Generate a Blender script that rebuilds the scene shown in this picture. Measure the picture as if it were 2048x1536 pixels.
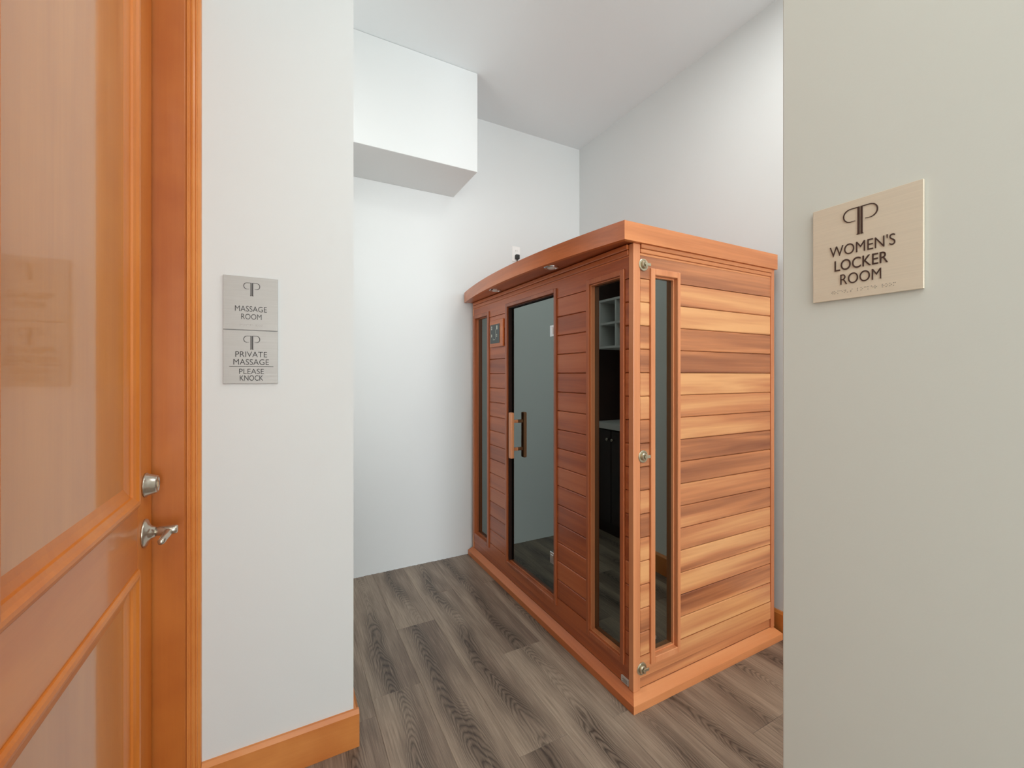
import bpy, bmesh, math, random
from mathutils import Vector
C = bpy.context.scene.collection
for o in list(bpy.data.objects): bpy.data.objects.remove(o)
random.seed(7)

# ---------------------------------------------------------------- camera, world, lights, exposure
cd = bpy.data.cameras.new('camera'); cam = bpy.data.objects.new('camera', cd); C.objects.link(cam)
cd.sensor_width = 36; cd.lens = 850 / 2048 * 36; cd.shift_y = -18 / 2048; cd.clip_start = .01
cam.location = (0, 0, 1.34); cam.rotation_euler = (math.pi / 2, 0, -math.radians(28.212))
bpy.context.scene.camera = cam
w = bpy.data.worlds.new('world'); bpy.context.scene.world = w; w.use_nodes = True
w.node_tree.nodes['Background'].inputs[0].default_value = (1, .985, .96, 1)
w.node_tree.nodes['Background'].inputs[1].default_value = .5
def area(name, loc, rot, sx, sy, power, col=(1, .975, .94), spread=180):
    l = bpy.data.lights.new(name, 'AREA'); l.shape = 'RECTANGLE'; l.size = sx; l.size_y = sy
    l.energy = power; l.color = col; l.spread = math.radians(spread)
    o = bpy.data.objects.new(name, l); C.objects.link(o); o.location = loc
    o.rotation_euler = tuple(math.radians(a) for a in rot); return o
area('daylight_from_lobby_window', (.28, -3.9, 1.5), (98, 0, 0), 1.15, 2.6, 80, (.93, .975, 1))
area('daylight_from_corridor_window', (1.62, -3.9, 1.4), (95, 0, 0), 1.2, 2.6, 118, (.94, .975, 1))
area('lobby_ceiling_light', (.25, -.9, 3.26), (0, 0, 0), .8, 1.2, 20, (1, .99, .96))
area('corridor_fill', (1.40, .85, 3.26), (0, 0, 0), .6, .7, 17, (1, .99, .96))  # unseen fill, added overhead out of view to brighten the alcove
area('nook_fill', (.02, 1.795, 1.55), (90, 0, 0), .32, 1.5, 5.5, (1, .985, .945))  # added fill hidden behind the sign wall, no fixture there
area('nook_side_fill', (-.155, 2.03, 2.50), (0, -90, 0), 1.2, .45, 5.2, (1, .985, .945))  # second hidden fill, added to lift the alcove's right wall and ceiling
vs = bpy.context.scene.view_settings
vs.view_transform = 'Standard'; vs.look = 'None'; vs.gamma = 1; vs.use_curve_mapping = False; vs.exposure = -0.2

# ---------------------------------------------------------------- materials
def lin(r, g, b):
    f = lambda v: (v / 255 / 12.92) if v / 255 <= .04045 else ((v / 255 + .055) / 1.055) ** 2.4
    return (f(r), f(g), f(b), 1)
class NT:
    def __init__(s, name):
        s.m = bpy.data.materials.new(name); s.m.use_nodes = True; s.t = s.m.node_tree
        s.b = s.t.nodes['Principled BSDF']; s.out = s.t.nodes['Material Output']
    def n(s, typ, **k):
        x = s.t.nodes.new('ShaderNode' + typ)
        for a, v in k.items(): setattr(x, a, v)
        return x
    def l(s, a, b): s.t.links.new(a, b)
    def val(s, sock, v):
        if hasattr(v, 'is_output') or hasattr(v, 'links'): s.l(v, sock)
        else: sock.default_value = v
    def math(s, op, a, b=0, c=0, clamp=False):
        x = s.n('Math', operation=op, use_clamp=clamp)
        s.val(x.inputs[0], a); s.val(x.inputs[1], b); s.val(x.inputs[2], c); return x.outputs[0]
    def mix(s, fac, a, b, blend='MIX'):
        x = s.n('Mix', data_type='RGBA', blend_type=blend)
        s.val(x.inputs[0], fac); s.val(x.inputs[6], a); s.val(x.inputs[7], b); return x.outputs[2]
    def ramp(s, fac, stops):
        x = s.n('ValToRGB'); s.l(fac, x.inputs[0]); e = x.color_ramp.elements
        while len(e) < len(stops): e.new(.5)
        for i, (p, c) in enumerate(stops): e[i].position = p; e[i].color = c
        return x.outputs[0]
    def coords(s, scale, rnd=40):
        tc = s.n('TexCoord'); mp = s.n('Mapping'); mp.inputs['Scale'].default_value = scale
        s.l(tc.outputs['Object'], mp.inputs[0])
        oi = s.n('ObjectInfo'); sp = s.n('SeparateColor'); s.l(oi.outputs['Color'], sp.inputs[0])    # every piece carries its own random colour triple
        cb = s.n('CombineXYZ')
        for k, q in ((0, 1), (1, 2), (2, 1)): s.l(s.math('MULTIPLY', sp.outputs[q], rnd * (1 + .7 * k)), cb.inputs[k])
        ad = s.n('VectorMath', operation='ADD'); s.l(mp.outputs[0], ad.inputs[0]); s.l(cb.outputs[0], ad.inputs[1])
        s.rand = sp.outputs[0]; return ad.outputs[0]
    def noise(s, vec, scale, detail=3, rough=.55, dist=0):
        x = s.n('TexNoise'); s.l(vec, x.inputs['Vector']); x.inputs['Scale'].default_value = scale
        x.inputs['Detail'].default_value = detail; x.inputs['Roughness'].default_value = rough
        x.inputs['Distortion'].default_value = dist; return x.outputs['Fac']
    def bump(s, h, strength, dist=.001):
        x = s.n('Bump'); x.inputs['Strength'].default_value = strength; x.inputs['Distance'].default_value = dist
        s.l(h, x.inputs['Height']); s.l(x.outputs[0], s.b.inputs['Normal'])
    def set(s, **k):
        for a, v in k.items(): s.b.inputs[a.replace('_', ' ')].default_value = v
        return s

def axis_scale(axis, along, across):
    v = [across] * 3; v['xyz'.index(axis)] = along; return v

def m_paint(name, col, bump=.15):
    t = NT(name); v = t.coords((1, 1, 1), 0)
    n = t.noise(v, 260, 2); b = t.noise(v, 1.3, 2)
    t.l(t.mix(b, col, tuple(c * .97 for c in col[:3]) + (1,)), t.b.inputs['Base Color'])
    t.set(Roughness=.62); t.bump(n, bump, .0006); return t.m

def m_cedar(name, axis, dark, mid, light, contrast=1, rough=.34, coat=.25, var=.5):
    """western-cedar board: soft long streaks, different for every board"""
    t = NT(name)
    v = t.coords(axis_scale(axis, 1.0, 17))
    big = t.noise(v, .62, 3, .55, .35)
    fine = t.noise(t.coords(axis_scale(axis, 2.2, 75)), 1.5, 4, .6)
    tone = t.math('ADD', t.math('MULTIPLY', big, contrast), t.math('MULTIPLY', t.math('SUBTRACT', t.rand, .5), var * .34))
    tone = t.math('ADD', tone, t.math('MULTIPLY', t.math('SUBTRACT', fine, .5), .22))
    tone = t.math('ADD', tone, .5 - .5 * contrast)
    c = t.ramp(tone, [(.16, dark), (.38, tuple((a + b) / 2 for a, b in zip(dark, mid))), (.52, mid), (.80, light)])
    t.l(c, t.b.inputs['Base Color'])
    t.set(Roughness=rough, Coat_Weight=coat, Coat_Roughness=.25); t.bump(fine, .12, .0006); return t.m

def m_cherry(name, axis, base, alt, rough=.3, coat=.6, coatr=.06, blot=.5):
    t = NT(name)
    v = t.coords(axis_scale(axis, .8, 6)); a = t.noise(v, .8, 3, .6, .6)
    f = t.noise(t.coords(axis_scale(axis, 3, 90)), 1.4, 3)
    b = t.noise(t.coords((1.6, 1.6, 1.6)), 2.4, 3, .6)
    k = t.math('ADD', t.math('MULTIPLY', a, 1 - blot), t.math('MULTIPLY', b, blot))
    k = t.math('ADD', k, t.math('MULTIPLY', t.math('SUBTRACT', f, .5), .12))
    c = t.ramp(k, [(.3, alt), (.68, base)])
    t.l(c, t.b.inputs['Base Color'])
    t.set(Roughness=rough, Coat_Weight=coat, Coat_Roughness=coatr); t.bump(f, .04, .0004); return t.m

def m_floor():
    t = NT('weathered_oak_vinyl')
    # cathedral figure: growth rings are nested parabolas round a wandering heart line down the middle of each plank
    tc = t.n('TexCoord'); sx = t.n('SeparateXYZ'); t.l(tc.outputs['Object'], sx.inputs[0])
    wander = t.noise(t.coords((.4, 1.3, 1), 60), 1.0, 2, .5)
    xw = t.math('ADD', sx.outputs[0], t.math('MULTIPLY', t.math('SUBTRACT', wander, .5), .16))
    soft = t.noise(t.coords((7, 1.6, 1), 60), 1.0, 2, .5)
    wob = t.noise(t.coords((45, 14, 1), 60), 1.0, 3, .6)
    para = t.math('MULTIPLY', t.math('POWER', t.math('DIVIDE', xw, .02), 2), 1.5)
    field = t.math('ADD', t.math('ADD', t.math('MULTIPLY', sx.outputs[1], 38), para), t.math('ADD', t.math('MULTIPLY', soft, 40), t.math('MULTIPLY', wob, 2.2)))
    ring = t.math('POWER', t.math('PINGPONG', field, 1), 1.7)
    patch = t.noise(t.coords((5.5, .9, 1), 60), 1.0, 3, .6, .3)
    fine = t.noise(t.coords((150, 5, 1), 60), 1.2, 5, .65)
    def rng_(v, a, b):
        x = t.n('MapRange'); t.l(v, x.inputs[0]); x.inputs[1].default_value = a; x.inputs[2].default_value = b; return x.outputs[0]
    base = t.mix(rng_(patch, .38, .66), lin(174, 156, 137), lin(128, 111, 97))
    edge = t.math('ADD', t.math('ABSOLUTE', xw), t.math('MULTIPLY', t.math('SUBTRACT', soft, .5), .12))
    core = t.math('MULTIPLY', rng_(edge, .062, .012), rng_(wander, .30, .50))
    base = t.mix(t.math('MULTIPLY', core, .55), base, lin(88, 75, 65))
    base = t.mix(t.math('ADD', t.math('MULTIPLY', t.math('MULTIPLY', ring, core), .70), t.math('MULTIPLY', ring, .15)), base, lin(46, 38, 33))
    base = t.mix(t.math('MULTIPLY', rng_(fine, .44, .70), .42), base, lin(72, 61, 53))
    base = t.mix(t.math('MULTIPLY', rng_(fine, .45, .25), .35), base, lin(198, 180, 160))
    t.l(base, t.b.inputs['Base Color']); t.set(Roughness=.45)
    t.bump(t.math('SUBTRACT', fine, t.math('MULTIPLY', ring, .25)), .25, .0006); return t.m

def m_plain(name, col, rough=.5, metal=0, noise=.06, **k):
    t = NT(name); n = t.noise(t.coords((1, 1, 1)), 18, 2)
    t.l(t.mix(t.math('MULTIPLY', n, noise * 2), col, tuple(c * .7 for c in col[:3]) + (1,)), t.b.inputs['Base Color'])
    t.set(Roughness=rough, Metallic=metal, **k); return t.m

def m_brushed(name, col, rough=.34, axis='x', metal=.85):
    t = NT(name); f = t.noise(t.coords(axis_scale(axis, 6, 500)), 1, 3)
    t.l(t.mix(f, col, tuple(c * .86 for c in col[:3]) + (1,)), t.b.inputs['Base Color'])
    t.set(Metallic=metal); t.l(t.math('ADD', rough - .06, t.math('MULTIPLY', f, .14)), t.b.inputs['Roughness'])
    t.bump(f, .05, .0003); return t.m

def m_glass():
    t = NT('tinted_glass'); fr = t.n('Fresnel'); fr.inputs[0].default_value = 2.8
    g = t.n('BsdfGlossy'); g.inputs['Roughness'].default_value = .0; g.inputs['Color'].default_value = (.82, .93, .88, 1)
    tr = t.n('BsdfTransparent'); n = t.noise(t.coords((1, 1, 1)), 2)
    t.l(t.mix(n, (.24, .20, .165, 1), (.22, .185, .15, 1)), tr.inputs[0])
    mx = t.n('MixShader'); t.l(fr.outputs[0], mx.inputs[0]); t.l(tr.outputs[0], mx.inputs[1]); t.l(g.outputs[0], mx.inputs[2])
    t.l(mx.outputs[0], t.out.inputs[0]); return t.m

M = {}
M['wall'] = m_paint('white_wall_paint', lin(230, 234, 234))
M['wall_warm'] = m_paint('greige_wall_paint', lin(228, 228, 219))
M['ceiling'] = m_paint('ceiling_paint', lin(236, 243, 245))
CD, CM, CL = lin(142, 82, 54), lin(210, 136, 88), lin(238, 176, 118)
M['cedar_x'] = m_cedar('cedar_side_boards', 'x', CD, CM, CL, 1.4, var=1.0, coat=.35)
FD, FM, FL = lin(140, 66, 34), lin(186, 98, 52), lin(204, 120, 72)  # darker, redder copy of the cedar: shade of the front put in colour
M['cedar_y'] = m_cedar('cedar_front_boards_shaded', 'y', FD, FM, FL, 1.1, var=.8)
M['cedar_zf'] = m_cedar('cedar_front_frames_shaded', 'z', lin(130, 62, 34), lin(180, 98, 56), lin(204, 124, 76), .6, var=.5)  # frame cedar darkened for the front, its shade is in the colour
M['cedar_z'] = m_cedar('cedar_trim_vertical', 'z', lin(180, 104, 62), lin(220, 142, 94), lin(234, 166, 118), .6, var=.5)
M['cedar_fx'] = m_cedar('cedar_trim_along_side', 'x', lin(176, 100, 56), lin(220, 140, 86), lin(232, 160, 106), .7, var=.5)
M['cedar_fy'] = m_cedar('cedar_trim_front_shaded', 'y', lin(162, 84, 40), lin(208, 116, 60), lin(220, 134, 76), .7, var=.5)  # front trim: same cedar as the side trim, shade painted in
M['cedar_in'] = m_cedar('cedar_inside', 'y', lin(110, 62, 38), lin(160, 98, 62), lin(190, 130, 84), .9, .5, 0)
M['gap'] = m_plain('dark_gap', lin(40, 18, 10), .9)
M['cherry_z'] = m_cherry('cherry_upright', 'z', lin(202, 118, 44), lin(172, 86, 24), .45, .12, .2)
M['casing'] = m_cherry('cherry_casing', 'z', lin(232, 152, 78), lin(208, 120, 50), .4, .2, .2)
M['cherry_x'] = m_cherry('cherry_lengthwise_x', 'x', lin(226, 148, 76), lin(192, 104, 40), .35, .35, .15, .6)
M['cherry_y'] = m_cherry('cherry_lengthwise_y', 'y', lin(226, 148, 76), lin(192, 104, 40), .35, .35, .15, .6)
M['door_y'] = m_cherry('cherry_door_rail', 'y', lin(222, 134, 50), lin(196, 102, 28), .36, .4, .08, .3)
M['door_z'] = m_cherry('cherry_door_stile', 'z', lin(226, 136, 50), lin(200, 106, 28), .42, .2, .12, .3)
M['door_panel'] = m_cherry('cherry_door_panel', 'z', lin(218, 142, 54), lin(192, 114, 36), .32, .75, .05, .3)
M['floor'] = m_floor()
M['glass'] = m_glass()
M['nickel'] = m_brushed('satin_nickel', lin(200, 192, 178), .22)
M['brass'] = m_plain('antique_nickel_latch', lin(205, 196, 172), .28, .9)
M['chrome'] = m_plain('chrome', lin(205, 205, 205), .12, 1)
M['plate_warm'] = m_brushed('champagne_plate', lin(240, 226, 204), .40, 'y', .15)
M['plate'] = m_brushed('brushed_steel_plate', lin(176, 173, 168), .45, 'x', .45)
M['black'] = m_plain('black_lettering', lin(34, 29, 28), .55)
M['brown_letter'] = m_plain('dark_brown_lettering', lin(72, 48, 38), .5)
M['braille'] = m_plain('clear_raised_dots', lin(138, 134, 128), .3, .4)
M['white_plastic'] = m_plain('white_plastic', lin(250, 250, 248), .4, 0, .02)
M['rubber'] = m_plain('black_rubber', lin(42, 44, 42), .6)
M['display'] = m_plain('control_display', lin(58, 68, 66), .3)
M['print'] = m_plain('display_print', lin(215, 220, 205), .5)
M['espresso'] = m_cherry('espresso_wood', 'z', lin(52, 28, 19), lin(30, 15, 11), .5, .08, .3)
M['quartz'] = m_plain('white_quartz', lin(232, 232, 228), .3)
M['melamine'] = m_plain('white_melamine', lin(236, 237, 234), .45)
M['sticker'] = m_plain('paper_sticker', lin(205, 198, 190), .5)
M['lens'] = m_plain('lamp_lens', lin(226, 226, 220), .2)
M['heater'] = m_plain('dark_heater_mesh', lin(30, 24, 20), .8)

# ---------------------------------------------------------------- helpers
WL = {}
def link(name, verts, faces, mat, parent=None, smooth=False, mats=None):
    c = [(min(v[i] for v in verts) + max(v[i] for v in verts)) / 2 for i in range(3)]
    me = bpy.data.meshes.new(name); me.from_pydata([tuple(v[i] - c[i] for i in range(3)) for v in verts], [], faces); me.update()
    return place(name, me, c, mat, parent, smooth)
def place(name, me, c, mat, parent=None, smooth=False):
    if mat and not me.materials: me.materials.append(M[mat] if isinstance(mat, str) else mat)
    o = bpy.data.objects.new(name, me); C.objects.link(o); o.color = (random.random(), random.random(), random.random(), 1)
    p = WL[parent.name] if parent else (0, 0, 0)
    if parent: o.parent = parent
    o.location = tuple(c[i] - p[i] for i in range(3)); WL[o.name] = tuple(c)
    if smooth:
        for q in me.polygons: q.use_smooth = True
    return o
def empty(name, loc, label=None, cat=None, group=None, kind=None, parent=None):
    o = bpy.data.objects.new(name, None); C.objects.link(o); o.empty_display_size = .1
    p = WL[parent.name] if parent else (0, 0, 0)
    if parent: o.parent = parent
    o.location = tuple(loc[i] - p[i] for i in range(3)); WL[o.name] = tuple(loc)
    tag(o, label, cat, group, kind); return o
def tag(o, label=None, cat=None, group=None, kind=None):
    for k, v in (('label', label), ('category', cat), ('group', group), ('kind', kind)):
        if v: o[k] = v
    return o
def bmv(bm):
    bm.verts.ensure_lookup_table(); bm.verts.index_update()
    return [tuple(v.co) for v in bm.verts], [[v.index for v in f.verts] for f in bm.faces]
def box_vf(x0, x1, y0, y1, z0, z1, bev=0, seg=1):
    bm = bmesh.new(); bmesh.ops.create_cube(bm, size=1)
    for v in bm.verts:
        v.co = (x0 + (v.co.x + .5) * (x1 - x0), y0 + (v.co.y + .5) * (y1 - y0), z0 + (v.co.z + .5) * (z1 - z0))
    if bev:
        bev = min(bev, .45 * min(x1 - x0, y1 - y0, z1 - z0))
        bmesh.ops.bevel(bm, geom=list(bm.edges), offset=bev, segments=seg, affect='EDGES', profile=.5)
    r = bmv(bm); bm.free(); return r
def join(*vfs):
    V, F = [], []
    for v, f in vfs:
        n = len(V); V += v; F += [[i + n for i in q] for q in f]
    return V, F
def box(name, x0, x1, y0, y1, z0, z1, mat, parent=None, bev=0, seg=1):
    v, f = box_vf(x0, x1, y0, y1, z0, z1, bev, seg); return link(name, v, f, mat, parent)
def prism(poly, a, b, axis='z'):
    """poly: 2D points in the two other axes (xy for z, yz for x, xz for y)"""
    n = len(poly); V = []
    for h in (a, b):
        for p, q in poly:
            V.append({'z': (p, q, h), 'x': (h, p, q), 'y': (p, h, q)}[axis])
    F = [list(range(n))[::-1], list(range(n, 2 * n))] + [[i, (i + 1) % n, n + (i + 1) % n, n + i] for i in range(n)]
    return V, F
def lathe(prof, o, axis, seg=32):
    """prof: (distance along axis, radius)"""
    ax = {'x': Vector((1, 0, 0)), '-x': Vector((-1, 0, 0)), 'y': Vector((0, 1, 0)), '-y': Vector((0, -1, 0)), 'z': Vector((0, 0, 1)), '-z': Vector((0, 0, -1))}[axis]
    u = Vector((0, 0, 1)) if 'z' not in axis else Vector((1, 0, 0)); v = ax.cross(u)
    V, F = [], []; o = Vector(o)
    for d, r in prof:
        for k in range(seg):
            t = 2 * math.pi * k / seg; V.append(tuple(o + ax * d + (u * math.cos(t) + v * math.sin(t)) * max(r, 1e-5)))
    for i in range(len(prof) - 1):
        for k in range(seg):
            a, b = i * seg + k, i * seg + (k + 1) % seg; F.append([a, b, b + seg, a + seg])
    F.append(list(range(seg))[::-1]); F.append([(len(prof) - 1) * seg + k for k in range(seg)])
    return V, F
def tube(pts, r, seg=12):
    pts = [Vector(p) for p in pts]; rs = r if isinstance(r, (list, tuple)) else [r] * len(pts); V, F = [], []
    for i, p in enumerate(pts):
        d = (pts[min(i + 1, len(pts) - 1)] - pts[max(i - 1, 0)]).normalized()
        u = d.cross(Vector((0, 0, 1)) if abs(d.z) < .9 else Vector((1, 0, 0))).normalized(); v = d.cross(u)
        for k in range(seg):
            t = 2 * math.pi * k / seg; V.append(tuple(p + (u * math.cos(t) + v * math.sin(t)) * rs[i]))
    for i in range(len(pts) - 1):
        for k in range(seg):
            a, b = i * seg + k, i * seg + (k + 1) % seg; F.append([a, b, b + seg, a + seg])
    F.append(list(range(seg))[::-1]); F.append([(len(pts) - 1) * seg + k for k in range(seg)])
    return V, F

# ---------------------------------------------------------------- setting
ZC = 3.285; YF = 2.962; XR = 2.25; YS = 1.63; XW = .883
def struct(o): o['kind'] = 'structure'; return o
fl = struct(box('floor', -.5, XR + .1, -4.0, YF + .1, -.06, -.0095, 'gap'))
seams = [.32 + .204 * k for k in range(-5, 11)]
joint = {.32: 1.82, .524: 2.255, .728: 1.30, .932: 1.82, 1.136: 2.5}
rng = random.Random(3); meshes = {}
for i in range(len(seams) - 1):
    x0, x1 = max(seams[i], -.45), min(seams[i + 1], XR + .02)
    if x1 - x0 < .02: continue
    y = joint.get(round(seams[i], 3), rng.uniform(1.0, 2.2))
    cuts = sorted([y + 1.22 * k for k in range(-6, 3)]); cuts = [c for c in cuts if -3.98 < c < YF]; cuts = [-3.98] + cuts + [YF]
    for a, b in zip(cuts, cuts[1:]):
        if b - a < .01: continue
        key = (round(x1 - x0, 3), round(b - a, 3))
        if key not in meshes:
            v, f = box_vf(-key[0] / 2 + .0002, key[0] / 2 - .0002, -key[1] / 2 + .0004, key[1] / 2 - .0004, -.004, .004, .0007)
            me = bpy.data.meshes.new('plank'); me.from_pydata(v, [], f); meshes[key] = me
        place('plank', meshes[key], ((x0 + x1) / 2, (a + b) / 2, -.0045), 'floor', fl)
struct(box('ceiling', -1.0, XR + .1, -4.0, YF + .1, ZC, ZC + .06, 'ceiling'))
# walls
struct(box('wall_far', -.5, XR + .1, YF, YF + .1, -.0, ZC, 'wall'))
struct(box('wall_right', XR, XR + .1, -4.0, YF, 0, ZC, 'wall'))
struct(box('wall_near_right', XW, XW + .115, -4.0, .496, 0, ZC, 'wall_warm', None, .0025))
v, f = prism([(-.264, YS), (.222, YS), (.222, YS + .15), (-.264, YS + .15)], 0, ZC)
struct(link('wall_sign', v, f, 'wall'))
v, f = join(box_vf(-.45, -.345, -4.0, .63, 0, ZC), box_vf(-.45, -.345, .63, YS + .15, 2.54, ZC))
struct(link('wall_left', v, f, 'wall'))
struct(box('wall_nook', -.27, -.17, YS + .15, YF, 0, ZC, 'espresso'))
struct(box('wall_soffit', -.17, 1.10, 2.52, YF - .001, 2.648, ZC - .001, 'wall', None, .002))

struct(box('trim_4', -.165, .17, YF - .012, YF, .0, 2.64, 'espresso', None, .001))
def baseboard(name, poly_run, mat, h=.130, t=.018):
    """poly_run: list of (face prism boxes)"""
    V = []
    for (ax, a, b, face, out) in poly_run:      # ax 'x': runs along x, face = wall y, out = sign of depth
        prof = [(face, 0), (face + out * t, 0), (face + out * t, h - .012), (face + out * (t - .009), h), (face, h)]
        V.append(prism(prof, a, b, 'x') if ax == 'x' else prism(prof, a, b, 'y'))
    v, f = join(*V); return struct(link(name, v, f, mat))
baseboard('baseboard_sign', [('x', -.226, .222 + .018, YS, -1)], 'cherry_x')
baseboard('baseboard_return', [('y', YS - .0005, YS + .15, .222, 1)], 'cherry_y')
baseboard('baseboard_right', [('y', -4.0, YF, XR, -1)], 'cherry_y')
# (the near right partition and the far wall have no skirting in view; far wall meets the floor with a raw edge)
v = []
for k in range(26):
    x = .25 + k * .035 + rng.uniform(-.008, .008)
    v.append(box_vf(x, x + rng.uniform(.01, .03), YF - rng.uniform(.001, .004), YF, 0, rng.uniform(.002, .006)))
v, f = join(*v); struct(link('trim_3', v, f, 'wall'))

# door frame: jamb and fluted casing
struct(box('trim_1', -.42, -.2605, 1.577, 1.66, 0, ZC, 'cherry_z', None, .0015))
prof = [(-.2625, YS), (-.2625, 1.607), (-.2595, 1.603), (-.2560, 1.603), (-.2545, 1.607), (-.2520, 1.608), (-.2500, 1.605), (-.2465, 1.604), (-.2445, 1.607),
        (-.2400, 1.610), (-.2380, 1.608), (-.2355, 1.608), (-.2340, 1.613), (-.2300, 1.615), (-.2270, 1.618), (-.2262, YS)]
v, f = prism(prof, 0, ZC); struct(link('trim_2', v, f, 'casing'))

# ---------------------------------------------------------------- the cherry door (closed, lock side by the casing)
XD = -.336; DY0, DY1, DT = .66, 1.5685, 2.53
d1 = empty('door_1', (XD, (DY0 + DY1) / 2, 0), kind='structure')
ST = 1.438            # inner edge of the lock stile
box('stile', XD - .044, XD, ST, DY1, .01, DT, 'door_z', d1, .0015)
box('stile', XD - .044, XD, DY0, DY0 + .13, .01, DT, 'door_z', d1, .0015)
box('rail', XD - .044, XD, DY0 + .13, ST, .835, .994, 'door_y', d1, .0012)
box('rail', XD - .044, XD, DY0 + .13, ST, .01, .20, 'door_y', d1, .0012)
box('rail', XD - .044, XD, DY0 + .13, ST, DT - .13, DT, 'door_y', d1, .0012)
def framed(y0, y1, z0, z1, w, prof, mat, name):
    """moulding that runs round an opening; prof: (inward distance, height above leaf face)"""
    V, F = [], []; n = len(prof)
    for (cy, cz, sy, sz) in ((y0, z0, 1, 1), (y1, z0, -1, 1), (y1, z1, -1, -1), (y0, z1, 1, -1)):
        for d, h in prof: V.append((XD + h, cy + sy * d, cz + sz * d))
    for k in range(4):
        for i in range(n - 1):
            a, b = k * n + i, ((k + 1) % 4) * n + i; F.append([a, b, b + 1, a + 1])
    return link(name, V, F, mat, d1)
bead = [(0, -.002), (.001, .003), (.006, .007), (.013, .009), (.020, .008), (.026, .003), (.034, -.001), (.036, -.006), (.050, -.010), (.062, -.012), (.07, -.014)]
for z0, z1 in ((.994, DT - .13), (.20, .835)):
    framed(DY0 + .13, ST, z0, z1, .07, bead, 'door_z', 'moulding')
    v, f = box_vf(XD - .03, XD - .0125, DY0 + .13 + .05, ST - .05, z0 + .05, z1 - .05)
    link('panel', v, f, 'door_panel', d1)
box('gap_shade', XD - .042, XD - .004, DY1 + .0003, 1.5765, .0, DT, 'gap', d1)  # dark strip filling the seam by the jamb, gap shade put in as colour
# lock and lever
v, f = lathe([(0, .033), (.004, .033), (.005, .0305), (.025, .0245), (.028, .0225), (.028, .021), (.0265, .0205)], (XD, 1.503, 1.038), 'x', 40)
db = link('deadbolt', v, f, 'nickel', d1, True)
v, f = join(lathe([(0, .011), (.0015, .011), (.002, .0095)], (XD + .0263, 1.503, 1.038), 'x', 24), box_vf(XD + .028, XD + .0288, 1.5015, 1.5045, 1.032, 1.044))
link('keyway', v, f, 'brass', db)
v, f = lathe([(0, .038), (.003, .038), (.006, .035), (.010, .024), (.016, .017), (.024, .0135)], (XD, 1.497, .908), 'x', 40)
ro = link('rose', v, f, 'nickel', d1, True)
v, f = join(lathe([(.02, .0115), (.030, .0115), (.031, .0122), (.066, .0122), (.071, .0112), (.073, .009)], (XD, 1.497, .908), 'x', 28),
            tube([(XD + .052, 1.497, .906), (XD + .053, 1.484, .904), (XD + .053, 1.468, .9025), (XD + .051, 1.452, .901), (XD + .048, 1.438, .896), (XD + .047, 1.432, .894)], [.0105, .0105, .0095, .0088, .0085, .005], 16))
link('lever', v, f, 'nickel', ro, True)

# ---------------------------------------------------------------- lettering helpers
def text_mesh(s, depth=.0006):
    cu = bpy.data.curves.new('txt', 'FONT'); cu.body = s; cu.size = 1; cu.extrude = 0; cu.align_x = 'CENTER'; cu.resolution_u = 7; cu.offset = 0 if 'K' in s else -.008
    o = bpy.data.objects.new('txt', cu); C.objects.link(o)
    bpy.context.view_layer.update(); dg = bpy.context.evaluated_depsgraph_get()
    me = bpy.data.meshes.new_from_object(o.evaluated_get(dg))
    V = [(v.co.x, v.co.y) for v in me.vertices]; F = [list(p.vertices) for p in me.polygons]
    bpy.data.objects.remove(o); bpy.data.curves.remove(cu); bpy.data.meshes.remove(me); return V, F
def solid2d(V, F, depth):
    """flat polygons -> raised solid (u, v, h)"""
    from collections import Counter
    n = len(V); E = Counter(); D = {}
    for q in F:
        for a, b in zip(q, q[1:] + q[:1]): E[frozenset((a, b))] += 1; D[frozenset((a, b))] = (a, b)
    V3 = [(x, y, 0) for x, y in V] + [(x, y, depth) for x, y in V]
    F3 = [[i + n for i in q] for q in F]
    for e, c in E.items():
        if c == 1: a, b = D[e]; F3.append([a, b, b + n, a + n])
    return V3, F3
def fit_text(s, cx, cy, wdt, cap):
    V, F = text_mesh(s)
    x0, x1 = min(v[0] for v in V), max(v[0] for v in V); h = .735
    capV, _ = text_mesh('H'); y0, y1 = min(v[1] for v in capV), max(v[1] for v in capV)
    sx, sy = wdt / (x1 - x0), cap / (y1 - y0)
    return [(cx + (x - (x0 + x1) / 2) * sx, cy + (y - (y0 + y1) / 2) * sy) for x, y in V], F
def stroke(pts, w):
    V, F = [], []
    for i, p in enumerate(pts):
        a, b = pts[max(i - 1, 0)], pts[min(i + 1, len(pts) - 1)]
        d = (b[0] - a[0], b[1] - a[1]); L = math.hypot(*d) or 1; n = (-d[1] / L, d[0] / L)
        k = w[i] if isinstance(w, list) else w
        V += [(p[0] + n[0] * k / 2, p[1] + n[1] * k / 2), (p[0] - n[0] * k / 2, p[1] - n[1] * k / 2)]
    for i in range(len(pts) - 1): F.append([2 * i, 2 * i + 1, 2 * i + 3, 2 * i + 2])
    return V, F
def rect(x0, x1, y0, y1): return [(x0, y0), (x1, y0), (x1, y1), (x0, y1)], [[0, 1, 2, 3]]
def join2(*a):
    V, F = [], []
    for v, f in a: n = len(V); V += v; F += [[i + n for i in q] for q in f]
    return V, F
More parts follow.
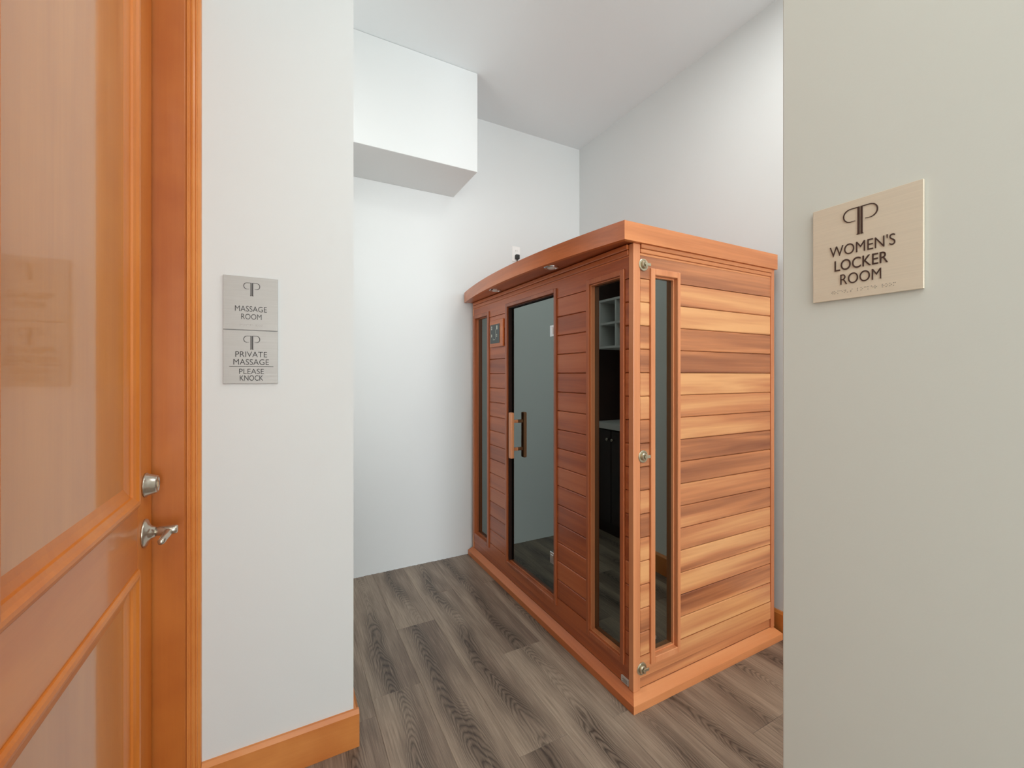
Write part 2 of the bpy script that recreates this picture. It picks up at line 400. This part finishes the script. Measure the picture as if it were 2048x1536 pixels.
def logo(cx, top, bot, wd):
    """two letters P back to back: tall stems, flat open bowls, small feet"""
    H = top - bot; st = .0030; gp = .0014; out = []
    for s in (1, -1):
        xi, xo = s * gp / 2, s * (gp / 2 + st)
        out.append(rect(min(cx + xi, cx + xo), max(cx + xi, cx + xo), bot, top))
        out.append(([(cx + xo, bot), (cx + xo + s * .0014, bot), (cx + xo, bot + .0022)], [[0, 1, 2]]))
        bh = H * .235; ex = wd / 2 - bh * .95; p = [(cx + xo, top - .0006)]
        for k in range(0, 17):
            t = math.pi / 2 - math.pi * k / 16
            p.append((cx + s * (ex + math.cos(t) * bh * .95), top - .0006 - bh + math.sin(t) * bh))
        p.append((cx + s * (st * 2.4), top - .0006 - 2 * bh + .0004))
        w = [.0013] * 4 + [.0018] * (len(p) - 8) + [.0014, .0012, .0009, .0006]
        out.append(stroke(p, w))
    return join2(*out)
BR = dict(m='134', a='1', s='234', g='1245', e='15', r='1235', o='135', w='2456', n='1345', l='123', c='14', k='13', h='125')
BR["'"] = '3'; BR[' '] = ''
def braille(s, cx, cy, wdt):
    n = len(s); cw = wdt / n; dx = cw * .42; V, F = [], []
    for i, ch in enumerate(s):
        x = cx - wdt / 2 + cw * (i + .3)
        for d in BR[ch]:
            d = int(d) - 1; px = x + (d // 3) * dx; py = cy + (1 - d % 3) * dx; r = dx * .33; b = len(V)
            for k in range(6): V.append((px + r * math.cos(k * math.pi / 3), py + r * math.sin(k * math.pi / 3), 0))
            for k in range(6): V.append((px + r * .6 * math.cos(k * math.pi / 3), py + r * .6 * math.sin(k * math.pi / 3), r * .8))
            F += [[b + k, b + (k + 1) % 6, b + 6 + (k + 1) % 6, b + 6 + k] for k in range(6)] + [[b + 6 + k for k in range(6)]]
    return V, F
def sign(name, label, org, axis, wd, ht, items, letter, bra=None, depth=.0007):
    """axis 'x': plate faces -y, u = +x ; axis 'y': plate faces -x, u = -y. org = centre on the wall surface"""
    T = .0045
    def mp(V3, off): return [((org[0] + u, org[1] - off - h, org[2] + v) if axis == 'x' else (org[0] - off - h, org[1] - u, org[2] + v)) for u, v, h in V3]
    e = empty(name, org, label, 'sign')
    if axis == 'x': box('plate', org[0] - wd / 2, org[0] + wd / 2, org[1] - T - .0015, org[1] - .0015, org[2] - ht / 2, org[2] + ht / 2, 'plate', e, .0006)
    else: box('plate', org[0] - T - .0015, org[0] - .0015, org[1] - wd / 2, org[1] + wd / 2, org[2] - ht / 2, org[2] + ht / 2, 'plate_warm', e, .0006)
    for nm, (V, F) in items:
        V3, F3 = solid2d(V, F, depth); link(nm, mp(V3, T + .0015), F3, letter, e)
    if bra:
        V3, F3 = braille(*bra); b = link('braille_dots', mp(V3, T + .0015), F3, 'braille', e); b['kind'] = 'stuff'
    # adhesive pad behind the plate
    if axis == 'x': box('adhesive_pad', org[0] - wd * .4, org[0] + wd * .4, org[1] - .0015, org[1], org[2] - ht * .4, org[2] + ht * .4, 'rubber', e)
    else: box('adhesive_pad', org[0] - .0015, org[0], org[1] - wd * .4, org[1] + wd * .4, org[2] - ht * .4, org[2] + ht * .4, 'rubber', e)
    return e
WD, HT = .153, .1725
fv = lambda q: HT / 2 - q * HT
lg = ('emblem', logo(.002, fv(.11), fv(.36), .045))
sign('massage_room_sign', 'upper brushed steel sign reading MASSAGE ROOM on the white wall', (-.0945, YS, 1.573), 'x', WD, HT,
     [lg, ('lettering', fit_text('MASSAGE', 0, fv(.603), .58 * WD, .0172)), ('lettering', fit_text('ROOM', .001, fv(.75), .37 * WD, .0172))], 'black', ('massage room', .001, fv(.91), .43 * WD))
sign('massage_room_sign', 'lower brushed steel sign reading PRIVATE MASSAGE PLEASE KNOCK', (-.0945, YS, 1.3985), 'x', WD, HT,
     [('emblem', logo(.002, fv(.10), fv(.36), .045)), ('lettering', fit_text('PRIVATE', .001, fv(.449), .577 * WD, .0178)),
      ('lettering', fit_text('MASSAGE', .001, fv(.594), .645 * WD, .0178)), ('rule', rect(-.39 * WD, .415 * WD, fv(.686), fv(.678))),
      ('lettering', fit_text('PLEASE', .0015, fv(.77), .45 * WD, .0165)), ('lettering', fit_text('KNOCK', .0015, fv(.896), .425 * WD, .0165))], 'black')
WD2, HT2 = .157, .171
gv = lambda q: HT2 / 2 - q * HT2
sign('locker_room_sign', "brushed steel sign reading WOMEN'S LOCKER ROOM on the near right wall", (XW, .3585, 1.5605), 'y', WD2, HT2,
     [('emblem', logo(-.004, gv(.085), gv(.365), .049)), ('lettering', fit_text("WOMEN'S", -.003, gv(.49), .60 * WD2, .0180)),
      ('lettering', fit_text('LOCKER', -.004, gv(.645), .49 * WD2, .0180)), ('lettering', fit_text('ROOM', -.004, gv(.795), .375 * WD2, .0180))], 'brown_letter',
     ("women's locker room", -.002, gv(.92), .60 * WD2), .0012)

# ---------------------------------------------------------------- the sauna
X0, X1, Y0, Y1 = 1.242, 2.2, 1.279, 2.935
sa = empty('sauna', ((X0 + X1) / 2, (Y0 + Y1) / 2, 0), 'infrared cedar sauna cabin with tinted glass door, standing on the dark plank floor', 'sauna')
# plinth, mitred at the front corner
PX, PY, ZP, ZT = 1.213, 1.247, .032, .058
def plinth(a0, a1, name, mat):
    V = []
    for (ox, oy, ix, iy) in (a0, a1):
        V += [(ox, oy, 0.0), (ox, oy, ZP), (ix, iy, ZT), (ix, iy, 0.0)]
    F = [[0, 1, 5, 4], [1, 2, 6, 5], [2, 3, 7, 6], [3, 0, 4, 7], [3, 2, 1, 0], [4, 5, 6, 7]]
    return link(name, V, F, mat, sa)
IX, IY = X0 + .004, Y0 + .004
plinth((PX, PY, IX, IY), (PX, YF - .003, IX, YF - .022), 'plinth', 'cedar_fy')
plinth((PX, PY, IX, IY), (2.2235, PY, X1 - .004, IY), 'plinth', 'cedar_fx')
box('cabin_floor', IX, X1, IY, Y1, .003, .06, 'cedar_in', sa)
for k in range(11):
    y = Y0 + .05 + k * .145
    box('floor_board', X0 + .05, X1 - .05, y, y + .138, .0605, .072, 'cedar_x', sa, .002)
# shell
box('back_wall', X1 - .035, X1, Y0 + .03, Y1 - .004, .06, 1.874, 'cedar_in', sa)
box('left_wall', X0 + .03, X1 - .036, Y1 - .035, Y1, .06, 1.874, 'cedar_in', sa)
# openings
W3 = (1.328, 1.577, .142, 1.779); DR = (1.824, 2.396, .148, 1.789); W1 = (2.642, 2.911, .155, 1.777)
SW = (1.333, 1.509, .145, 1.781)
B = .018     # board thickness
def lining(plane):
    """inner skin with holes for glass, as boxes"""
    out = []
    if plane == 'front':
        a, b = X0 + B + .001, X0 + .045; ops = [(W3[0] + .02, W3[1] - .02, W3[2] + .02, W3[3] - .02), (DR[0] + .02, DR[1] - .02, DR[2] + .02, DR[3] - .02), (W1[0] + .02, W1[1] - .02, W1[2] + .02, W1[3] - .02)]
        lo, hi = Y0 + B + .003, Y1 - .036
    else:
        a, b = Y0 + B + .001, Y0 + .045; ops = [(SW[0] + .02, SW[1] - .02, SW[2] + .02, SW[3] - .02)]
        lo, hi = X0 + .046, X1 - .036
    cur = lo
    def add(u0, u1, z0, z1):
        out.append(box_vf(a, b, u0, u1, z0, z1) if plane == 'front' else box_vf(u0, u1, a, b, z0, z1))
    for (u0, u1, z0, z1) in ops:
        add(cur, u0, .06, 1.873); add(u0, u1, .06, z0); add(u0, u1, z1, 1.873); cur = u1
    add(cur, hi, .06, 1.873); return join(*out)
v, f = lining('front'); link('front_lining', v, f, 'cedar_in', sa)
v, f = lining('side'); link('side_lining', v, f, 'cedar_in', sa)
# posts and edge trims
v, f = box_vf(X0 - .003, X0 + .0175, Y0 + .0175, Y0 + .027, .058, 1.874, .002)
box('corner_post', X0 - .002, X0 + .036, Y0 - .002, Y0 + .025, .0585, 1.8735, 'cedar_z', sa, .003, 2)
box('edge_trim', X0 - .001, X0 + .03, 2.913, Y1, .0585, 1.8735, 'cedar_z', sa, .002)
box('edge_trim', 2.173, X1, Y0 - .004, Y0 + .028, .0585, 1.8735, 'cedar_z', sa, .002)
# rows of boards
Z0, ZN, NB = .191, 1.735, 16; SP = (ZN - Z0) / NB
rows = [(Z0 + SP * i, Z0 + SP * (i + 1)) for i in range(NB)]
cache = {}
def board(plane, u0, u1, z0, z1, out=0, name='board', bev=.0032):
    key = (plane, round(u1 - u0, 4), round(z1 - z0, 4), bev); g = .0010
    if key not in cache:
        L, h = (u1 - u0) / 2 - .0003, (z1 - z0) / 2 - g
        v, f = box_vf(-B / 2, B / 2, -L, L, -h, h, bev) if plane == 'front' else box_vf(-L, L, -B / 2, B / 2, -h, h, bev)
        me = bpy.data.meshes.new(name); me.from_pydata(v, [], f); cache[key] = me
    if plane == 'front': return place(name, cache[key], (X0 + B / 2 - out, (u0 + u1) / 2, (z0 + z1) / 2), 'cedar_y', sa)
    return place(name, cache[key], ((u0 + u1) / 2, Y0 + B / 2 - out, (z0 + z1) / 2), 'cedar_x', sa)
FA, FB = Y0 + .0255, 2.913; SA, SB = X0 + .0365, 2.173
TS = [.50, .18, .70, .76, .55, .35, .50, .20, .15, .55, .70, .72, .25, .35, .88, .84][:NB]      # tone of each side board, bottom to top
for i, (z0, z1) in enumerate(rows):
    board('front', FA, W3[0], z0, z1); board('front', W3[1], DR[0], z0, z1); board('front', DR[1], W1[0], z0, z1)
    q = board('side', SA, SW[0], z0, z1), board('side', SW[1], SB, z0, z1)
    for o_ in q: o_.color[0] = TS[i] + random.uniform(-.05, .05)
for plane, a, b in (('front', FA, FB), ('side', SA, SB)):
    ops = (W3, DR, W1) if plane == 'front' else (SW,)
    # rail boards above and below, notched round the frames
    def notched(z0, z1, nm, top):
        vf = []; cur = a
        for o in ops:
            vf.append((cur, o[0], z0, z1)); vf.append((o[0], o[1], o[3], z1) if top else (o[0], o[1], z0, o[2])); cur = o[1]
        vf.append((cur, b, z0, z1)); bx = []
        for (u0, u1, q0, q1) in vf:
            if u1 - u0 < .002: continue
            bx.append(box_vf(X0, X0 + B, u0, u1, q0 + .0007, q1 - .0007) if plane == 'front' else box_vf(u0, u1, Y0, Y0 + B, q0 + .0007, q1 - .0007))
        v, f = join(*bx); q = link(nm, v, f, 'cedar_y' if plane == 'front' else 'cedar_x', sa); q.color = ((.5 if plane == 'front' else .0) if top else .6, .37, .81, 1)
    notched(ZN, 1.828, 'top_rail', True); notched(.104, Z0, 'bottom_rail', False)
    board(plane, a, b, .0585, .104, -.004, 'kick_board', .003)
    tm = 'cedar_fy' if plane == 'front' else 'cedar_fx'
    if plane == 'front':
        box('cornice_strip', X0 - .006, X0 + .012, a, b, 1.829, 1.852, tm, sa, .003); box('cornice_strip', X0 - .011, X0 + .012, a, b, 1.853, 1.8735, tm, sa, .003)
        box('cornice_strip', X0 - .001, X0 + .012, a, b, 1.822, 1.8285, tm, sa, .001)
    else:
        box('cornice_strip', a, b, Y0 - .005, Y0 + .012, 1.838, 1.855, tm, sa, .002); box('cornice_strip', a, b, Y0 - .009, Y0 + .012, 1.856, 1.8735, tm, sa, .002)
        box('cornice_strip', a, b, Y0, Y0 + .012, 1.828, 1.8373, tm, sa, .001)

def win_frame(plane, o, inner, name='window_frame', bottom=True, depth=.044, proud=.008):
    """frame lining an opening with a stepped inner edge; inner = (l, r, bottom, top) opening"""
    u0, u1, z0, z1 = o; i0, i1, j0, j1 = inner; bx = []
    def add(a, b, c, d, p, q, bev):
        bx.append(box_vf(X0 + p, X0 + q, a, b, c, d, bev) if plane == 'front' else box_vf(a, b, Y0 + p, Y0 + q, c, d, bev))
    for (a, b, c, d) in ((u0, i0, z0, z1), (i1, u1, z0, z1), (i0, i1, z0, j0), (i0, i1, j1, z1)):
        add(a, b, c, d, -proud, depth, .0022)
    s = .006
    for (a, b, c, d) in ((i0, i0 + s, j0, j1), (i1 - s, i1, j0, j1), (i0 + s, i1 - s, j0, j0 + s), (i0 + s, i1 - s, j1 - s, j1)):
        add(a, b, c, d, .002 if o is W3 else .012, depth, .001)
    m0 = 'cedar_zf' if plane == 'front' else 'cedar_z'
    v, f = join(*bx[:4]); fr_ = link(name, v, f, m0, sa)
    v, f = join(*bx[4:]); link('glazing_bead', v, f, 'cedar_z' if o is W3 else m0, fr_); return fr_  # one front window's bead takes lighter cedar: lit reveal put in colour
GP = .024
fr = win_frame('front', W3, (1.351, 1.556, .166, 1.755)); box('pane', X0 + GP, X0 + GP + .006, 1.3575, 1.5495, .1725, 1.7485, 'glass', fr)
fr = win_frame('front', W1, (2.668, 2.885, .180, 1.752)); box('pane', X0 + GP, X0 + GP + .006, 2.6745, 2.8785, .1865, 1.7455, 'glass', fr)
fr = win_frame('side', SW, (1.358, 1.491, .172, 1.755)); box('pane', 1.3645, 1.4845, Y0 + GP, Y0 + GP + .006, .1785, 1.7485, 'glass', fr)
v, f = lathe([(0, .0072), (.0015, .0072), (.0015, .0052), (.0004, .005)], (1.388, Y0 + GP - .0003, .228), '-y', 24); link('vent_ring', v, f, 'chrome', fr)
fr = win_frame('front', DR, (1.845, 2.374, .170, 1.768), 'door_frame', depth=.044)
for nm, bx in (('gap_shade', box_vf(X0 + .003, X0 + .0235, 2.3585, 2.3675, .178, 1.757)), ('gap_shade', box_vf(X0 + .003, X0 + .0235, 1.8515, 2.3675, 1.7575, 1.7618))):
    link(nm, bx[0], bx[1], 'gap', fr)  # dark strips along the door reveal, its shade put in as colour
# glass door
gd = empty('glass_door', (X0 + GP, 2.1, .17), parent=sa)
box('pane', X0 + GP - .004, X0 + GP + .004, 1.8515, 2.3545, .1775, 1.7585, 'glass', gd, .001)
hy = 2.278
for s in (-1, 1):
    gx = X0 + GP; a, b = (gx - .060, gx - .036) if s < 0 else (gx + .036, gx + .060)
    v, f = box_vf(a, b, hy - .017, hy + .017, .833, 1.112, .006, 3); link('handle_bar', v, f, 'cedar_z', gd)
    for z in (.888, 1.057):
        v, f = box_vf(*((gx - .0365, gx - .0045) if s < 0 else (gx + .0045, gx + .0365)), hy - .009, hy + .009, z - .0095, z + .0095, .002)
        link('handle_standoff', v, f, 'cedar_z', gd)
for z in (1.575, .368):
    v, f = join(box_vf(X0 + GP - .013, X0 + GP - .0042, 1.864, 1.908, z - .031, z + .031, .002), box_vf(X0 + GP + .0042, X0 + GP + .012, 1.864, 1.908, z - .031, z + .031, .002),
                tube([(X0 + GP - .012, 1.866, z - .024), (X0 + GP - .012, 1.866, z + .024)], .005, 12), box_vf(X0 + GP - .0155, X0 + GP - .012, 1.876, 1.898, z - .018, z + .018, .001))
    tag(link('hinge', v, f, 'chrome', gd), 'chrome hinge')
# control panel
cp = box('control_panel', X0 - .014, X0 - .0005, 2.417, 2.610, 1.525, 1.703, 'cedar_fy', sa, .002)
box('display', X0 - .0165, X0 - .0145, 2.458, 2.596, 1.549, 1.674, 'display', cp, .0008)
mk = []
def mark(y0, y1, z0, z1): mk.append(box_vf(X0 - .0172, X0 - .0166, y0, y1, z0, z1))
mark(2.566, 2.577, 1.640, 1.652); mark(2.566, 2.577, 1.655, 1.664); mark(2.486, 2.500, 1.638, 1.664)
mark(2.567, 2.578, 1.592, 1.610); mark(2.490, 2.500, 1.600, 1.608); mark(2.490, 2.500, 1.590, 1.597)
mark(2.512, 2.514, 1.577, 1.640); mark(2.520, 2.550, 1.572, 1.575); mark(2.549, 2.551, 1.572, 1.584)
for v, f in mk: link('display_mark', v, f, 'print', cp)
# sticker
st_ = box('sticker', X0 - .0025, X0 + .0035, 1.3060, 1.348, .066, .090, 'sticker', sa)
v, f = join(*[box_vf(X0 - .0029, X0 - .0025, 1.311, 1.343 - (i % 2) * .008, .0705 + i * .0042, .0718 + i * .0042) for i in range(4)]); link('sticker_print', v, f, 'rubber', st_)
# latches
for z, x, rot in ((1.790, 1.294, 4), (1.007, 1.292, 2), (.143, 1.284, 0)):
    yb = Y0 - .002
    v, f = lathe([(0, .0255), (.002, .0255), (.004, .0235), (.004, .0200), (.002, .0192), (.002, .0165), (.009, .0155), (.013, .0130), (.013, .0095), (.010, .009)], (x, yb, z), '-y', 36)
    la = link('latch', v, f, 'brass', sa)
    v, f = join(lathe([(.010, .006), (.017, .006), (.019, .0045)], (x, yb, z), '-y', 20), box_vf(x, x + .027, yb - .017, yb - .011, z - .006, z + .006, .0012),
                box_vf(x - .0035, x + .0035, yb - .021, yb - .015, z - .010, z + .010, .001))
    link('thumb_lever', v, f, 'brass', la)
# roof canopy with bowed front
CZ0, CZ1 = 1.874, 1.949; YA, YB = 1.261, 2.945; ym, hf = (YA + YB) / 2, (YB - YA) / 2
def bow(y): return 1.178 - .078 * (1 - ((y - ym) / hf) ** 2)
N = 48; ys = [YA + (YB - YA) * i / N for i in range(N + 1)]
poly = [(bow(y), y) for y in ys] + [(bow(y) + .02, y + (.02 if i == N else 0)) for i, y in list(enumerate(ys))[::-1]]
poly = [(bow(y), y) for y in ys] + [(bow(y) + .02, y) for y in ys[::-1]]
poly[-1] = (bow(YA) + .02, YA + .02)
V, F = [], []
for y in ys:
    k = .02 if y == YA else 0
    for (x, yy) in ((bow(y), y), (bow(y) + .02, y + k)):
        for z in (CZ0, CZ1): V.append((x, yy, z))
for i in range(N):
    a = 4 * i; b = a + 4; F += [[a, a + 1, b + 1, b], [a + 3, a + 2, b + 2, b + 3], [a + 1, a + 3, b + 3, b + 1], [a + 2, a, b, b + 2]]
F += [[2, 3, 1, 0], [4 * N, 4 * N + 1, 4 * N + 3, 4 * N + 2]]
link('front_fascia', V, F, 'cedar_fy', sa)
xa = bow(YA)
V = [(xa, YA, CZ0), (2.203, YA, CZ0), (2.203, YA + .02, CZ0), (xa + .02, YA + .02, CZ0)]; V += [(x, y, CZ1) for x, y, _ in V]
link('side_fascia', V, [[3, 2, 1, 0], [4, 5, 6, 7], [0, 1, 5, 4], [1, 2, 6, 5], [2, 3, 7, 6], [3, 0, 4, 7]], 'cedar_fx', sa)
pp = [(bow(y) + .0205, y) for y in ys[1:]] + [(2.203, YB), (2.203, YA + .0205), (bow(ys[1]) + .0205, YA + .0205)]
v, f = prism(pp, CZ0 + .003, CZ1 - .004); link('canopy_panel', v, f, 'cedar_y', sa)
for x, y in ((1.176, 1.777), (1.180, 2.425)):
    v, f = lathe([(0, .039), (.003, .038), (.0045, .033), (.0045, .027), (.001, .024)], (x, y, CZ0 + .0028), '-z', 32); dl = link('downlight', v, f, 'chrome', sa)
    v, f = lathe([(0, .023), (.004, .021), (.007, .014), (.008, .003)], (x, y, CZ0 + .0018), '-z', 24); link('lamp_lens', v, f, 'lens', dl)
# inside: bench and heaters
for k in range(4):
    x = 1.705 + k * .115; box('bench_slat', x, x + .107, Y0 + .05, Y1 - .04, .470, .492, 'cedar_in', sa, .003)
box('bench_apron', 1.708, 1.728, Y0 + .05, Y1 - .04, .40, .4695, 'cedar_in', sa, .003)
box('bench_apron', 1.735, 1.75, Y0 + .05, Y1 - .04, .0725, .3995, 'heater', sa)
for k in range(12):
    y = Y0 + .09 + k * .13; box('bench_grille_slat', 1.722, 1.7345, y, y + .03, .0725, .3995, 'cedar_in', sa, .002)
for k in range(3):
    yc = Y0 + .3 + k * .52; box('heater_panel', X1 - .06, X1 - .0355, yc - .17, yc + .17, .62, 1.5, 'heater', sa, .003)
    for j in range(5): box('heater_slat', X1 - .072, X1 - .0605, yc - .165 + j * .075, yc - .135 + j * .075, .60, 1.52, 'cedar_in', sa, .002)

# ---------------------------------------------------------------- outlet and plug on the far wall
ox, oz = 1.624, 2.300
ol = empty('power_outlet', (ox, YF, oz), 'white wall outlet high on the far wall above the sauna roof', 'outlet')
box('cover_plate', ox - .036, ox + .036, YF - .006, YF - .0002, oz - .060, oz + .060, 'white_plastic', ol, .002)
for dz in (-.021, .021):
    v, f = lathe([(0, .0165), (.002, .0165), (.0025, .0155)], (ox, YF - .006, oz + dz), '-y', 24); r = link('receptacle', v, f, 'white_plastic', ol)
    v, f = join(box_vf(ox - .007, ox - .005, YF - .0088, YF - .0084, oz + dz - .001, oz + dz + .007), box_vf(ox + .005, ox + .007, YF - .0088, YF - .0084, oz + dz - .001, oz + dz + .007))
    link('slots', v, f, 'rubber', r)
pl = empty('power_plug', (ox + .002, YF - .0088, oz - .021), 'black plug pushed into the lower socket of the high wall outlet', 'plug')
v, f = lathe([(0, .017), (.012, .018), (.022, .015), (.030, .008)], (ox + .002, YF - .0092, oz - .021), '-y', 20)
v2, f2 = box_vf(ox - .015, ox + .019, YF - .034, YF - .0092, oz - .046, oz - .008, .006, 2)
link('plug_body', v2, f2, 'rubber', pl)
v, f = tube([(ox + .002, YF - .02, oz - .044), (ox + .002, YF - .021, oz - .09), (ox + .004, YF - .020, oz - .2), (ox + .006, YF - .012, oz - .36), (ox + .006, YF - .011, 1.0), (ox + .006, YF - .011, .3)], .004, 8)
link('cord', v, f, 'rubber', pl)

# ---------------------------------------------------------------- vanity nook behind the sign wall (seen mirrored in the sauna's front glass)
cx0, cx1 = -.168, .11
va = empty('vanity_cabinet', (-.03, 2.4, 0), 'dark wood base cabinet with round knobs, mirrored in the sauna window', 'cabinet')
box('carcass', cx0, cx1, 1.83, YF - .015, .0, .885, 'espresso', va)
for k in range(5):
    y = 1.84 + k * .224; d = box('cabinet_door', cx1 + .0005, cx1 + .019, y, y + .218, .10, .875, 'espresso', va, .002)
    v, f = lathe([(0, .006), (.012, .006), (.016, .014), (.024, .013), (.028, .006)], (cx1 + .019, y + (.19 if k % 2 else .028), .80), 'x', 20); link('knob', v, f, 'nickel', d, True)
ct = box('countertop', cx0, .145, 1.82, YF - .0145, .886, .935, 'quartz', None, .002); tag(ct, 'white countertop slab on the dark base cabinet', 'countertop')
cb = empty('cubby_shelf', (0, 2.66, 1.58), 'white open cubby shelf above the counter, mirrored in the sauna window', 'shelf')
for z in (1.575, 1.775, 1.972): box('shelf_board', cx0, .13, 2.268, YF - .0135, z - .009, z + .009, 'melamine', cb)
for y in (2.27, 2.47, 2.67, 2.87, YF - .0315):
    for z in (1.575, 1.775): box('divider', cx0, .129, y, y + .016, z + .0095, z + (.1905 if z < 1.7 else .1875), 'melamine', cb)
